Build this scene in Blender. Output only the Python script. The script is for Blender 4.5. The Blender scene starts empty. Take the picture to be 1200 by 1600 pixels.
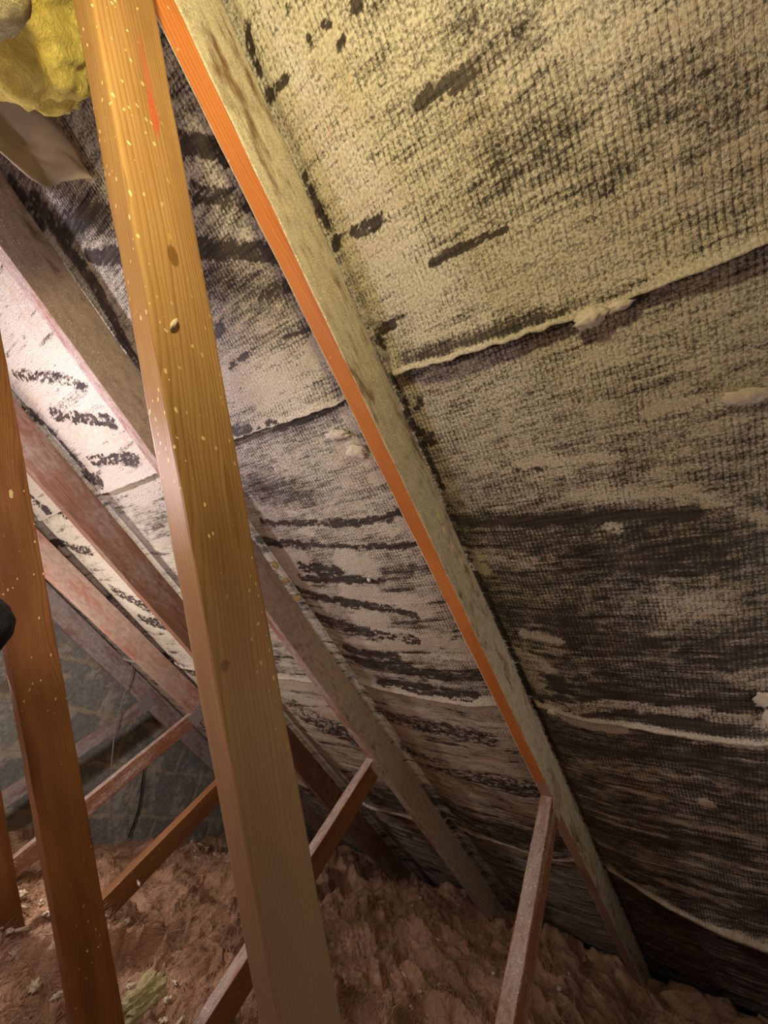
import bpy, bmesh, math, random
import numpy as np
from mathutils import Matrix, Vector

random.seed(7)
rng = np.random.default_rng(11)
scene = bpy.context.scene
COL = scene.collection
ZO = 0.85                      # floor level is z = 0; the measured frame has its origin at the camera

# ------------------------------------------------------------------ camera
cam = bpy.data.cameras.new('camera')
cam.sensor_fit = 'VERTICAL'
cam.sensor_height = 36.0
cam.lens = 617.6 / 1600 * 36.0
cam.clip_start = 0.02
cam_ob = bpy.data.objects.new('camera', cam)
COL.objects.link(cam_ob)
RX = (0.53944727, -0.82041125, 0.18953109)
RD = (0.53358482, 0.15894698, -0.83067629)
RF = (0.65137077, 0.54923696, 0.52350251)
cam_ob.matrix_world = Matrix(((RX[0], -RD[0], -RF[0], 0.0),
                              (RX[1], -RD[1], -RF[1], 0.0),
                              (RX[2], -RD[2], -RF[2], ZO),
                              (0, 0, 0, 1)))
scene.camera = cam_ob

# ------------------------------------------------------------------ light and exposure
scene.view_settings.view_transform = 'Standard'
scene.view_settings.look = 'None'
scene.view_settings.gamma = 1.0
scene.view_settings.use_curve_mapping = False
scene.view_settings.exposure = 0.0

world = bpy.data.worlds.new('attic_gloom')
scene.world = world
world.use_nodes = True
world.node_tree.nodes['Background'].inputs[0].default_value = (0.9, 0.72, 0.55, 1)
world.node_tree.nodes['Background'].inputs[1].default_value = 0.015


def lamp(name, loc, watts, colour, radius):
    d = bpy.data.lights.new(name, 'POINT')
    d.energy = watts
    d.color = colour
    d.shadow_soft_size = radius
    o = bpy.data.objects.new(name, d)
    o.location = (loc[0], loc[1], loc[2] + ZO)
    COL.objects.link(o)
    return o


lamp('warm_work_lamp', (-0.26, 0.12, 0.40), 9.0, (1.0, 0.81, 0.42), 0.025)    # warm work lamp near the ridge, left of the frame
lamp('white_torch', (-0.10, 1.22, 0.32), 12.0, (1.0, 0.85, 0.95), 0.02)       # white torch further in, left of the frame
lamp('added_bay_fill', (-0.04, 0.56, 0.10), 3.4, (1.0, 0.85, 0.88), 0.02)         # weak fill light added between the two nearest trusses
lamp('added_low_fill', (0.36, 1.88, -0.10), 19.0, (1.0, 0.88, 0.80), 0.04)       # fill light added low down to brighten floor and gable
lamp('added_rear_fill', (0.95, -0.65, 0.0), 5.5, (1.0, 0.87, 0.78), 0.25)         # invented soft fill behind the camera, lifting floor and lower felt
STROKES=[
([(0.154, -0.202), (0.117, -0.197), (0.081, -0.192)], 0.0101, -1),
([(0.345, -0.139), (0.305, -0.13), (0.258, -0.122)], 0.0107, -1),
([(0.197, -0.04), (0.141, -0.037), (0.095, -0.033)], 0.0065, -0.95),
([(0.338, -0.395), (0.343, -0.383)], 0.0114, -0.9),
([(0.348, -0.369), (0.347, -0.354)], 0.0061, -0.8),
([(0.349, -0.332), (0.312, -0.323)], 0.0062, -0.9),
([(0.349, -0.231), (0.344, -0.157)], 0.0068, -0.9),
([(0.269, -0.366), (0.265, -0.369)], 0.0045, -0.8),
([(0.232, -0.326), (0.222, -0.32)], 0.0031, -0.8),
([(0.216, -0.305), (0.221, -0.293)], 0.0054, -0.7),
([(0.256, -0.33), (0.252, -0.32)], 0.0048, -0.7),
([(0.189, -0.317), (0.182, -0.314)], 0.0041, -0.8),
([(0.336, 0.006), (0.278, 0.008)], 0.0087, -1),
([(0.335, 0.024), (0.329, 0.034)], 0.0093, -0.8),
([(0.321, 0.157), (0.311, 0.152)], 0.0081, -0.9),
([(0.347, 0.19), (0.322, 0.217)], 0.0125, -0.9),
([(0.353, 0.166), (0.347, 0.185)], 0.007, -0.9),
([(0.181, 0.322), (0.158, 0.319), (0.108, 0.332)], 0.0051, -0.7),
([(0.076, -0.1), (0.012, -0.087)], 0.0393, -0.2),
([(-0.072, -0.06), (-0.124, -0.045)], 0.0407, -0.2),
([(0.105, -0.088), (-0.03, -0.029)], 0.0312, -0.16),
([(0.078, -0.235), (0.029, -0.187)], 0.0222, -0.15),
([(0.356, 0.41), (0.11, 0.436), (-0.056, 0.46)], 0.0142, -0.45),
([(0.342, 0.454), (-0.146, 0.539)], 0.0767, -0.15),
([(0.421, 1.097), (-0.129, 1.12)], 0.1991, -0.2),
([(0.168, 1.548), (-0.116, 1.564)], 0.4476, -0.15),
([(0.171, 0.725), (-0.139, 0.758)], 0.1007, -0.1),
([(0.071, 0.094), (-0.036, 0.107)], 0.0113, -0.35),
([(0.294, 0.07), (0.079, 0.091)], 0.0124, -0.4),
([(0.362, 0.387), (0.346, 0.737), (0.338, 1.266)], 0.0142, -0.9),
([(0.345, 0.098), (0.341, 0.335)], 0.0075, -0.6),
([(0.228, -0.313), (0.221, -0.297)], 0.0106, 0.5),
([(0.256, -0.012), (0.205, -0.015)], 0.0145, 0.55),
([(-0.021, 0.274), (-0.074, 0.271), (-0.131, 0.279)], 0.0107, 0.6),
([(0.027, 0.168), (-0.003, 0.177)], 0.009, 0.4),
([(0.166, 0.309), (0.031, 0.332)], 0.0104, 0.5),
([(0.099, 0.388), (-0.035, 0.421)], 0.0146, 0.4),
([(0.061, 0.465), (0.056, 0.469)], 0.011, 0.7),
([(0.041, 0.243), (0.025, 0.246)], 0.0082, 0.4),
([(-0.045, 0.408), (-0.147, 0.492)], 0.0089, 0.3),
([(0.317, 0.507), (0.211, 0.517)], 0.0204, 0.3),
([(-0.017, 0.674), (-0.065, 0.667)], 0.0447, 0.35),
([(0.288, 0.747), (0.219, 0.759)], 0.0157, 0.7),
([(0.345, 0.545), (0.324, 0.552)], 0.0179, 0.9),
([(0.339, 0.817), (0.272, 0.86), (0.361, 0.893)], 0.0281, 0.55),
([(0.317, 0.914), (0.295, 0.95)], 0.0331, 0.6),
([(0.294, 1.01), (0.139, 0.972), (-0.031, 0.971), (-0.123, 0.996)], 0.0206, 0.6),
([(-0.071, 0.851), (-0.136, 0.864)], 0.0133, 0.4),
([(0.329, 1.022), (0.245, 1.075), (0.144, 1.088)], 0.0217, 0.9),
([(-0.009, 1.093), (-0.13, 1.084)], 0.012, 0.5),
([(0.289, 1.283), (0.083, 1.244)], 0.0381, 0.25),
([(0.069, 1.496), (-0.093, 1.509)], 0.0362, 0.25),
([(0.147, 1.913), (-0.017, 1.92)], 0.0309, 0.6),
([(-0.0, 1.347), (-0.007, 1.366)], 0.0172, 0.7),
([(0.29, -0.385), (0.27, -0.169), (0.246, -0.034)], 0.0589, 0.18),
([(0.51, -0.363), (0.448, -0.319)], 0.0164, -1),
([(0.531, -0.307), (0.447, -0.24)], 0.0135, -0.7),
([(0.579, -0.244), (0.446, -0.169)], 0.0144, -1),
([(0.516, -0.129), (0.441, -0.117)], 0.0095, -1),
([(0.504, -0.054), (0.441, -0.044)], 0.0062, -0.9),
([(0.664, -0.119), (0.632, -0.125)], 0.0086, -0.8),
([(0.667, -0.059), (0.608, -0.061)], 0.0046, -0.7),
([(0.76, 0.059), (0.577, 0.095), (0.46, 0.094)], 0.0112, -1),  # shadow of the first lap, painted onto the felt of the second bay
([(0.882, 0.31), (0.61, 0.359), (0.433, 0.37)], 0.0141, -1),
([(0.962, 0.373), (0.728, 0.407)], 0.0167, -1),
([(0.733, 0.415), (0.454, 0.452)], 0.0078, -0.8),
([(0.838, 0.475), (0.722, 0.506)], 0.0243, -1),
([(0.874, 0.511), (0.593, 0.548)], 0.0146, -0.7),
([(0.934, 0.563), (0.759, 0.608), (0.55, 0.665)], 0.0184, -1),
([(0.925, 0.683), (0.777, 0.721), (0.595, 0.765)], 0.0273, -1),
([(0.884, 0.816), (0.694, 0.837)], 0.0206, -1),
([(0.862, 0.871), (0.553, 0.912)], 0.0266, -0.95),
([(0.809, 0.969), (0.503, 0.992)], 0.0273, -1),
([(0.767, 0.62), (0.728, 0.634)], 0.0155, -0.6),
([(0.822, 0.208), (0.673, 0.261)], 0.0373, -0.3),
([(0.605, -0.199), (0.474, -0.138)], 0.0303, -0.15),
([(1.405, 1.252), (1.151, 1.378)], 0.0976, -0.6),
([(0.929, 1.201), (0.54, 1.222)], 0.0589, -0.5),
([(0.933, 1.451), (0.474, 1.496)], 0.0696, -0.5),
([(1.281, 1.886), (0.529, 1.881)], 0.1579, -0.4),
([(0.494, 0.18), (0.463, 0.215)], 0.0269, 0.9),
([(0.448, 0.143), (0.461, 0.11)], 0.0216, 0.5),
([(0.475, 0.001), (0.436, -0.032)], 0.0204, 0.7),
([(0.671, -0.018), (0.538, 0.016)], 0.0433, 0.45),
([(0.942, 0.454), (0.834, 0.454)], 0.0459, 0.6),
([(0.952, 0.504), (0.87, 0.524)], 0.0312, 0.6),
([(0.662, 0.464), (0.616, 0.513)], 0.0366, 0.7),
([(0.715, 0.573), (0.521, 0.643)], 0.0365, 0.5),
([(0.883, 0.642), (0.665, 0.687)], 0.0301, 0.5),
([(0.692, 0.739), (0.443, 0.823)], 0.0403, 0.6),
([(0.813, 0.784), (0.632, 0.8)], 0.0222, 0.6),
([(0.446, 0.398), (0.423, 0.42)], 0.0311, 0.4),
([(0.81, 1.022), (0.603, 1.037), (0.446, 1.042)], 0.0416, 1.0),
([(0.465, 0.266), (0.447, 0.263)], 0.0171, 0.5),
([(1.376, 1.052), (1.165, 1.066)], 0.039, 0.9),
([(1.452, 1.261), (1.205, 1.236)], 0.0427, 0.6),
([(0.945, 1.477), (0.608, 1.428)], 0.02, 0.7),
([(0.732, 2.058), (0.621, 2.043)], 0.0527, 0.9),
([(1.087, 1.856), (0.698, 2.037)], 0.0395, 0.5),
([(0.93, -0.479), (0.915, -0.34), (0.971, -0.142)], 0.0324, -1),
([(0.864, -0.37), (0.781, -0.328)], 0.0155, -1),
([(1.444, -0.323), (1.275, -0.256), (1.176, -0.202)], 0.0241, -0.6),
([(1.417, -0.186), (1.173, -0.092)], 0.0234, -1),
([(1.409, -0.033), (1.194, 0.016)], 0.0205, -1),
([(1.558, -0.0), (1.464, 0.035)], 0.031, -0.9),
([(0.889, -0.428), (0.759, -0.396)], 0.0225, -0.4),
([(0.997, -0.519), (0.924, -0.481)], 0.0402, -0.6),
([(1.238, -0.426), (1.297, -0.315), (1.246, -0.045)], 0.2483, 0.5),
([(1.524, 0.072), (1.206, 0.097)], 0.0119, 0.9),
([(1.597, -0.262), (1.546, -0.178), (1.521, 0.009)], 0.0326, -0.9),
([(2.014, -0.03), (1.914, 0.092)], 0.0269, -0.9),
([(2.234, 0.192), (1.967, 0.265)], 0.0321, -0.8),
([(1.859, 0.314), (1.651, 0.439)], 0.0303, -0.8),
([(2.053, 0.479), (1.81, 0.648)], 0.0376, -0.8),
([(2.004, 0.664), (1.769, 0.748)], 0.0441, -0.9),
([(2.205, 0.968), (2.029, 1.029)], 0.0682, -0.9),
([(1.91, -0.043), (1.888, 0.901)], 0.3512, 0.3),
([(1.868, -0.062), (1.937, 0.104)], 0.1097, 0.5),
]
# ------------------------------------------------------------------ helpers
def fract(a):
    return a - np.floor(a)


def hash2(ix, iy, seed):
    return fract(np.sin(ix * 127.1 + iy * 311.7 + seed * 74.7) * 43758.5453)


def vnoise(x, y, seed=0):
    ix = np.floor(x); iy = np.floor(y)
    fx = x - ix; fy = y - iy
    fx = fx * fx * (3 - 2 * fx); fy = fy * fy * (3 - 2 * fy)
    a = hash2(ix, iy, seed); b = hash2(ix + 1, iy, seed)
    c = hash2(ix, iy + 1, seed); d = hash2(ix + 1, iy + 1, seed)
    return (a + (b - a) * fx) * (1 - fy) + (c + (d - c) * fx) * fy


def fbm(x, y, seed=0, octs=4, gain=0.5):
    t = 0; a = 1.0; n = 0
    for k in range(octs):
        t = t + a * vnoise(x * 2 ** k, y * 2 ** k, seed + k * 3.1)
        n += a; a *= gain
    return t / n - 0.5


def ridged(x, y, seed=0, octs=3):
    t = 0; a = 1.0; n = 0
    for k in range(octs):
        t = t + a * (1 - np.abs(2 * vnoise(x * 2 ** k, y * 2 ** k, seed + k * 5.3) - 1))
        n += a; a *= 0.5
    return t / n


def sstep(a, b, x):
    t = np.clip((x - a) / (b - a), 0, 1)
    return t * t * (3 - 2 * t)


def empty(name, loc):
    o = bpy.data.objects.new(name, None)
    o.empty_display_size = 0.1
    o.location = (loc[0], loc[1], loc[2])
    COL.objects.link(o)
    return o


def tag(o, label=None, cat=None, group=None, kind=None):
    if label: o['label'] = label
    if cat: o['category'] = cat
    if group: o['group'] = group
    if kind: o['kind'] = kind
    return o


def link(name, me, parent=None, mats=(), smooth=False):
    o = bpy.data.objects.new(name, me)
    COL.objects.link(o)
    for m in mats:
        me.materials.append(m)
    if smooth:
        me.polygons.foreach_set('use_smooth', [True] * len(me.polygons))
    if parent is not None:
        o.parent = parent
        o.matrix_parent_inverse = Matrix.Translation(-Vector(parent.location))
    return o


def grid_mesh(name, P, uv=None, attrs=None, flip=False):
    """P: (n, m, 3) array of points."""
    n, m = P.shape[:2]
    idx = np.arange(n * m).reshape(n, m)
    q = np.stack([idx[:-1, :-1], idx[1:, :-1], idx[1:, 1:], idx[:-1, 1:]], -1).reshape(-1, 4)
    if flip:
        q = q[:, ::-1]
    me = bpy.data.meshes.new(name)
    me.vertices.add(n * m)
    me.vertices.foreach_set('co', P.reshape(-1).astype(np.float32))
    me.loops.add(q.size)
    me.loops.foreach_set('vertex_index', q.reshape(-1).astype(np.int32))
    me.polygons.add(len(q))
    me.polygons.foreach_set('loop_start', np.arange(0, q.size, 4, dtype=np.int32))
    me.polygons.foreach_set('loop_total', np.full(len(q), 4, np.int32))
    me.update(calc_edges=True)
    if uv is not None:
        l = me.uv_layers.new(name='UVMap')
        l.data.foreach_set('uv', uv.reshape(-1, 2)[q.reshape(-1)].reshape(-1).astype(np.float32))
    for k, v in (attrs or {}).items():
        a = me.attributes.new(k, 'FLOAT', 'POINT')
        a.data.foreach_set('value', v.reshape(-1).astype(np.float32))
    return me


class NT:
    """small node-tree builder"""
    def __init__(self, name):
        self.m = bpy.data.materials.new(name)
        self.m.use_nodes = True
        self.t = self.m.node_tree
        self.b = self.t.nodes['Principled BSDF']
        self.b.inputs['Specular IOR Level'].default_value = 0.25

    def n(self, typ, **kw):
        nd = self.t.nodes.new(typ)
        for k, v in kw.items():
            setattr(nd, k, v)
        return nd

    def put(self, sock, v):
        if isinstance(v, bpy.types.NodeSocket):
            self.t.links.new(v, sock)
        elif isinstance(v, tuple) and len(v) == 3 and sock.type == 'RGBA':
            sock.default_value = (*v, 1)
        else:
            sock.default_value = v

    def math(self, op, a, b=0.0, c=None, clamp=False):
        nd = self.n('ShaderNodeMath', operation=op)
        nd.use_clamp = clamp
        self.put(nd.inputs[0], a); self.put(nd.inputs[1], b)
        if c is not None: self.put(nd.inputs[2], c)
        return nd.outputs[0]

    def mapr(self, v, a, b, c=0.0, d=1.0, smooth=True):
        nd = self.n('ShaderNodeMapRange')
        if smooth: nd.interpolation_type = 'SMOOTHSTEP'
        self.put(nd.inputs[0], v)
        for i, x in enumerate((a, b, c, d)):
            self.put(nd.inputs[i + 1], x)
        return nd.outputs[0]

    def mix(self, f, a, b, mode='MIX'):
        nd = self.n('ShaderNodeMix', data_type='RGBA', blend_type=mode)
        self.put(nd.inputs[0], f); self.put(nd.inputs[6], a); self.put(nd.inputs[7], b)
        return nd.outputs[2]

    def noise(self, vec, scale, detail=3.0, rough=0.55, dist=0.0, col=False):
        nd = self.n('ShaderNodeTexNoise')
        self.put(nd.inputs['Vector'], vec)
        nd.inputs['Scale'].default_value = scale
        nd.inputs['Detail'].default_value = detail
        nd.inputs['Roughness'].default_value = rough
        nd.inputs['Distortion'].default_value = dist
        return nd.outputs[1 if col else 0]

    def vscale(self, vec, s):
        nd = self.n('ShaderNodeVectorMath', operation='MULTIPLY')
        self.put(nd.inputs[0], vec); nd.inputs[1].default_value = s
        return nd.outputs[0]

    def vadd(self, a, b):
        nd = self.n('ShaderNodeVectorMath', operation='ADD')
        self.put(nd.inputs[0], a); self.put(nd.inputs[1], b)
        return nd.outputs[0]

    def voro(self, vec, scale, feature='F1', rand=1.0):
        nd = self.n('ShaderNodeTexVoronoi', feature=feature)
        self.put(nd.inputs['Vector'], vec)
        nd.inputs['Scale'].default_value = scale
        nd.inputs['Randomness'].default_value = rand
        return nd

    def bump(self, h, strength, dist, prev=None):
        nd = self.n('ShaderNodeBump')
        self.put(nd.inputs['Height'], h)
        nd.inputs['Strength'].default_value = strength
        nd.inputs['Distance'].default_value = dist
        if prev is not None: self.t.links.new(prev, nd.inputs['Normal'])
        return nd.outputs[0]

    def done(self, col, rough=0.8, normal=None):
        self.put(self.b.inputs['Base Color'], col)
        self.put(self.b.inputs['Roughness'], rough)
        if normal is not None:
            self.t.links.new(normal, self.b.inputs['Normal'])
        return self.m


def local_coords(k):
    """object coordinates (x runs along the timber) shifted by a different amount for every object"""
    tc = k.n('ShaderNodeTexCoord').outputs['Object']
    oi = k.n('ShaderNodeObjectInfo').outputs['Random']
    off = k.n('ShaderNodeCombineXYZ')
    k.put(off.inputs[0], k.math('MULTIPLY', oi, 37.0))
    k.put(off.inputs[2], k.math('MULTIPLY', oi, 3.1))
    return tc, k.vadd(tc, off.outputs[0])


def wood_material(name, light, dark, late=(0.16, 0.06, 0.015), fleck=0.35, knots=True, rough=0.5, marks=(), grey_after=None, grey_soft=0.02, grey=(0.33, 0.24, 0.20)):
    """sawn softwood: growth rings along the length, knots, and pale sawdust specks stuck to it"""
    k = NT(name)
    raw, v = local_coords(k)
    warp = k.noise(k.vscale(v, (0.9, 7.0, 7.0)), 1.0, 1.0, 0.4)
    sep = k.n('ShaderNodeSeparateXYZ'); k.put(sep.inputs[0], v)
    r0 = k.math('MULTIPLY', k.noise(k.vscale(v, (0.4, 26.0, 26.0)), 1.0, 2.0, 0.5), 0.022)
    r = k.math('ADD', k.math('ADD', k.math('ADD', r0, sep.outputs[2]), k.math('MULTIPLY', sep.outputs[1], 0.8)), k.math('MULTIPLY', warp, 0.075))
    kv = k.voro(k.vscale(v, (2.6, 9.0, 11.0)), 1.0)
    kd = kv.outputs['Distance']
    knot = k.mapr(kd, 0.05, 0.26, 1.0, 0.0)
    if knots:
        r = k.math('ADD', r, k.math('MULTIPLY', k.mapr(kd, 0.0, 0.55, 1.0, 0.0), 0.02))
    ring = k.math('FRACT', k.math('MULTIPLY', r, 300.0))
    ring = k.math('POWER', ring, 2.5)
    fib = k.noise(k.vscale(v, (9.0, 260.0, 260.0)), 1.0, 3.0, 0.6)
    big = k.noise(k.vscale(v, (3.0, 14.0, 14.0)), 1.0, 3.0, 0.55)
    c = k.mix(k.mapr(k.math('ADD', big, k.math('MULTIPLY', k.math('SUBTRACT', k.noise(k.vscale(v, (2.2, 30.0, 30.0)), 1.0, 3.0, 0.6), 0.5), 0.5)), 0.28, 0.72), dark, light)
    c = k.mix(k.math('MULTIPLY', ring, k.mapr(fib, 0.2, 0.7, 0.15, 0.8)), c, late)
    c = k.mix(k.mapr(fib, 0.62, 0.8, 0.0, 0.35), c, tuple(x * 0.4 for x in light))
    if knots:
        c = k.mix(k.math('MULTIPLY', knot, 0.8), c, tuple(x * 0.55 for x in late))
    fv = k.voro(k.vscale(k.vadd(v, k.vscale(k.noise(v, 60.0, 1.0, 0.5, 0.0, True), (0.01, 0.01, 0.01))), (0.6, 1.0, 1.0)), 210.0)
    fr = k.n('ShaderNodeSeparateColor'); k.put(fr.inputs[0], fv.outputs['Color'])
    pick = k.math('GREATER_THAN', fr.outputs[0], 1.0 - fleck * 0.5)
    dens = k.mapr(k.noise(k.vscale(v, (2.0, 8.0, 8.0)), 1.3, 2.0, 0.5), 0.42, 0.62)
    f = k.math('MULTIPLY', k.math('MULTIPLY', pick, k.math('LESS_THAN', fv.outputs['Distance'], k.math('MULTIPLY', fr.outputs[1], 0.33))), dens)
    c = k.mix(f, c, (0.80, 0.62, 0.30))
    for mx, mz, sx, sz, mc, ms in marks:                     # crayon strokes and single knots at their own places
        rs = k.n('ShaderNodeSeparateXYZ'); k.put(rs.inputs[0], raw)
        ex = k.math('DIVIDE', k.math('SUBTRACT', rs.outputs[0], mx), sx)
        ez = k.math('DIVIDE', k.math('SUBTRACT', rs.outputs[2], mz), sz)
        dd = k.math('ADD', k.math('MULTIPLY', ex, ex), k.math('MULTIPLY', ez, ez))
        dd = k.math('ADD', dd, k.math('MULTIPLY', k.math('SUBTRACT', fib, 0.5), 0.9))
        c = k.mix(k.mapr(dd, 0.5, 1.1, ms, 0.0), c, mc)
    if grey_after is not None:                               # dust past this point; on the near web it also paints in shade
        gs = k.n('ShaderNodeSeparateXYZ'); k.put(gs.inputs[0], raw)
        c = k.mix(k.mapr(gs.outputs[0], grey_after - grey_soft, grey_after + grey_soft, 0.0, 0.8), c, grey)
    h = k.math('ADD', k.math('MULTIPLY', ring, -0.25), k.math('ADD', k.math('MULTIPLY', fib, 0.5), k.math('MULTIPLY', f, 1.6)))
    return k.done(c, rough, k.bump(h, 0.35, 0.0012))


def dusted_material(name, wood, dust, amount, spots=(0.72, 0.66, 0.5), granule=0.4, rough=0.85):
    """old timber under a bloom of pale dust and salts, bare wood showing through in patches"""
    k = NT(name)
    raw, v = local_coords(k)
    a = k.noise(k.vscale(v, (4.0, 16.0, 16.0)), 1.0, 4.0, 0.6)
    b = k.noise(k.vscale(v, (30.0, 70.0, 70.0)), 1.0, 4.0, 0.65)
    g = k.noise(v, 420.0, 2.0, 0.6)
    fib = k.noise(k.vscale(v, (10.0, 240.0, 240.0)), 1.0, 2.0, 0.6)
    cov = k.math('ADD', k.math('ADD', k.math('MULTIPLY', a, 0.9), k.math('MULTIPLY', b, 0.45)), k.math('MULTIPLY', fib, 0.12))
    cov = k.mapr(cov, 1.14 - amount, 1.36 - amount)
    wc = k.mix(k.mapr(fib, 0.3, 0.75), wood, tuple(x * 0.5 for x in wood))
    dc = k.mix(k.mapr(k.math('ADD', k.math('MULTIPLY', g, 0.6), k.math('MULTIPLY', b, 0.4)), 0.36, 0.62), tuple(x * 0.55 for x in dust), dust)
    c = k.mix(cov, wc, dc)
    gv = k.voro(v, 190.0)
    fr = k.n('ShaderNodeSeparateColor'); k.put(fr.inputs[0], gv.outputs['Color'])
    spot = k.math('MULTIPLY', k.math('GREATER_THAN', fr.outputs[0], 1.0 - granule * 0.5), k.math('LESS_THAN', gv.outputs['Distance'], 0.36))
    spot = k.math('MULTIPLY', spot, k.mapr(a, 0.42, 0.62))
    c = k.mix(spot, c, spots)
    h = k.math('ADD', k.math('ADD', k.math('MULTIPLY', g, 0.8), k.math('MULTIPLY', cov, 0.7)), k.math('ADD', k.math('MULTIPLY', spot, 1.2), k.math('MULTIPLY', fib, 0.4)))
    return k.done(c, rough, k.bump(h, 0.5, 0.0014))


def plain(name, col, rough=0.8, nscale=60.0, var=0.35, bump=0.4, bdist=0.002, metal=0.0):
    k = NT(name)
    tc = k.n('ShaderNodeTexCoord').outputs['Object']
    n = k.noise(tc, nscale, 4.0, 0.6)
    c = k.mix(k.mapr(n, 0.3, 0.7), tuple(x * (1 - var) for x in col), col)
    k.b.inputs['Metallic'].default_value = metal
    return k.done(c, rough, k.bump(n, bump, bdist))


# ------------------------------------------------------------------ materials
M = {}
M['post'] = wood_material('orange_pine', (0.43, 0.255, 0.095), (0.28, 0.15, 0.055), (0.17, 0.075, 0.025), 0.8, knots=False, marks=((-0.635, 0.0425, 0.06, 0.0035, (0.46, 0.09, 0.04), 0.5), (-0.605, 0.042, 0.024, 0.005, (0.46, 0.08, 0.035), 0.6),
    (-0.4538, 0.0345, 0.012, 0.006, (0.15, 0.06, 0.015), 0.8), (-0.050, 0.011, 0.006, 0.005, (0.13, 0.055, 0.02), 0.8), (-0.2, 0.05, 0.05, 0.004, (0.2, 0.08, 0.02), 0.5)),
    grey_after=0.06, grey_soft=0.32, grey=(0.27, 0.19, 0.14))  # greying towards the foot: dust, with the shade there painted in
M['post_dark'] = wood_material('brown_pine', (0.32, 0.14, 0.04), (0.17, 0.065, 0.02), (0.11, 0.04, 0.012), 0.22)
M['under'] = wood_material('fresh_orange_pine', (0.62, 0.235, 0.06), (0.50, 0.17, 0.04), (0.33, 0.10, 0.03), 0.10, grey_after=1.47)
M['rafter1'] = dusted_material('cream_dusted_pine', (0.27, 0.15, 0.07), (0.76, 0.68, 0.50), 0.62, (0.84, 0.77, 0.55), 0.9)
M['rafter2'] = dusted_material('grey_dusted_pine', (0.24, 0.13, 0.08), (0.60, 0.47, 0.37), 0.68)
M['rafter3'] = dusted_material('rusty_pine', (0.27, 0.14, 0.085), (0.34, 0.25, 0.19), 0.46, (0.42, 0.34, 0.26), 0.15)
M['rafter4'] = dusted_material('salmon_pine', (0.46, 0.23, 0.165), (0.50, 0.36, 0.29), 0.56, (0.55, 0.44, 0.36), 0.15)
M['rafter5'] = dusted_material('mauve_grey_pine', (0.30, 0.18, 0.16), (0.42, 0.35, 0.33), 0.56)
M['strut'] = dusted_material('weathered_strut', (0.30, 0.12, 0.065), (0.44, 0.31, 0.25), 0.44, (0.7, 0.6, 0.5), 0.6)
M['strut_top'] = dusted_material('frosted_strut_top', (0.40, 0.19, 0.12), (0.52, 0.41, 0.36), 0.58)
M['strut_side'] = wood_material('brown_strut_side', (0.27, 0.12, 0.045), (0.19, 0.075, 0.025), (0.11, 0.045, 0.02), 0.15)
M['plate'] = plain('dusty_galvanised_steel', (0.42, 0.40, 0.38), 0.6, 120.0, 0.4, 0.4, 0.001, 0.4)
M['crumb'] = plain('cream_foam_crumb', (0.70, 0.60, 0.43), 0.9, 300.0, 0.25)
M['crumb_yellow'] = plain('yellow_foam', (0.80, 0.66, 0.28), 0.9, 300.0, 0.25)
M['flake'] = plain('pale_paper_flake', (0.72, 0.66, 0.56), 0.9, 200.0, 0.2)
M['wire'] = plain('dusty_wire', (0.36, 0.30, 0.25), 0.7)
M['dark_wire'] = plain('dark_wire', (0.03, 0.026, 0.022), 0.7)
M['fabric'] = plain('navy_black_fabric', (0.016, 0.016, 0.024), 0.75, 500.0, 0.4)
M['backing'] = plain('blackened_boards', (0.012, 0.010, 0.009), 0.9)


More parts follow.
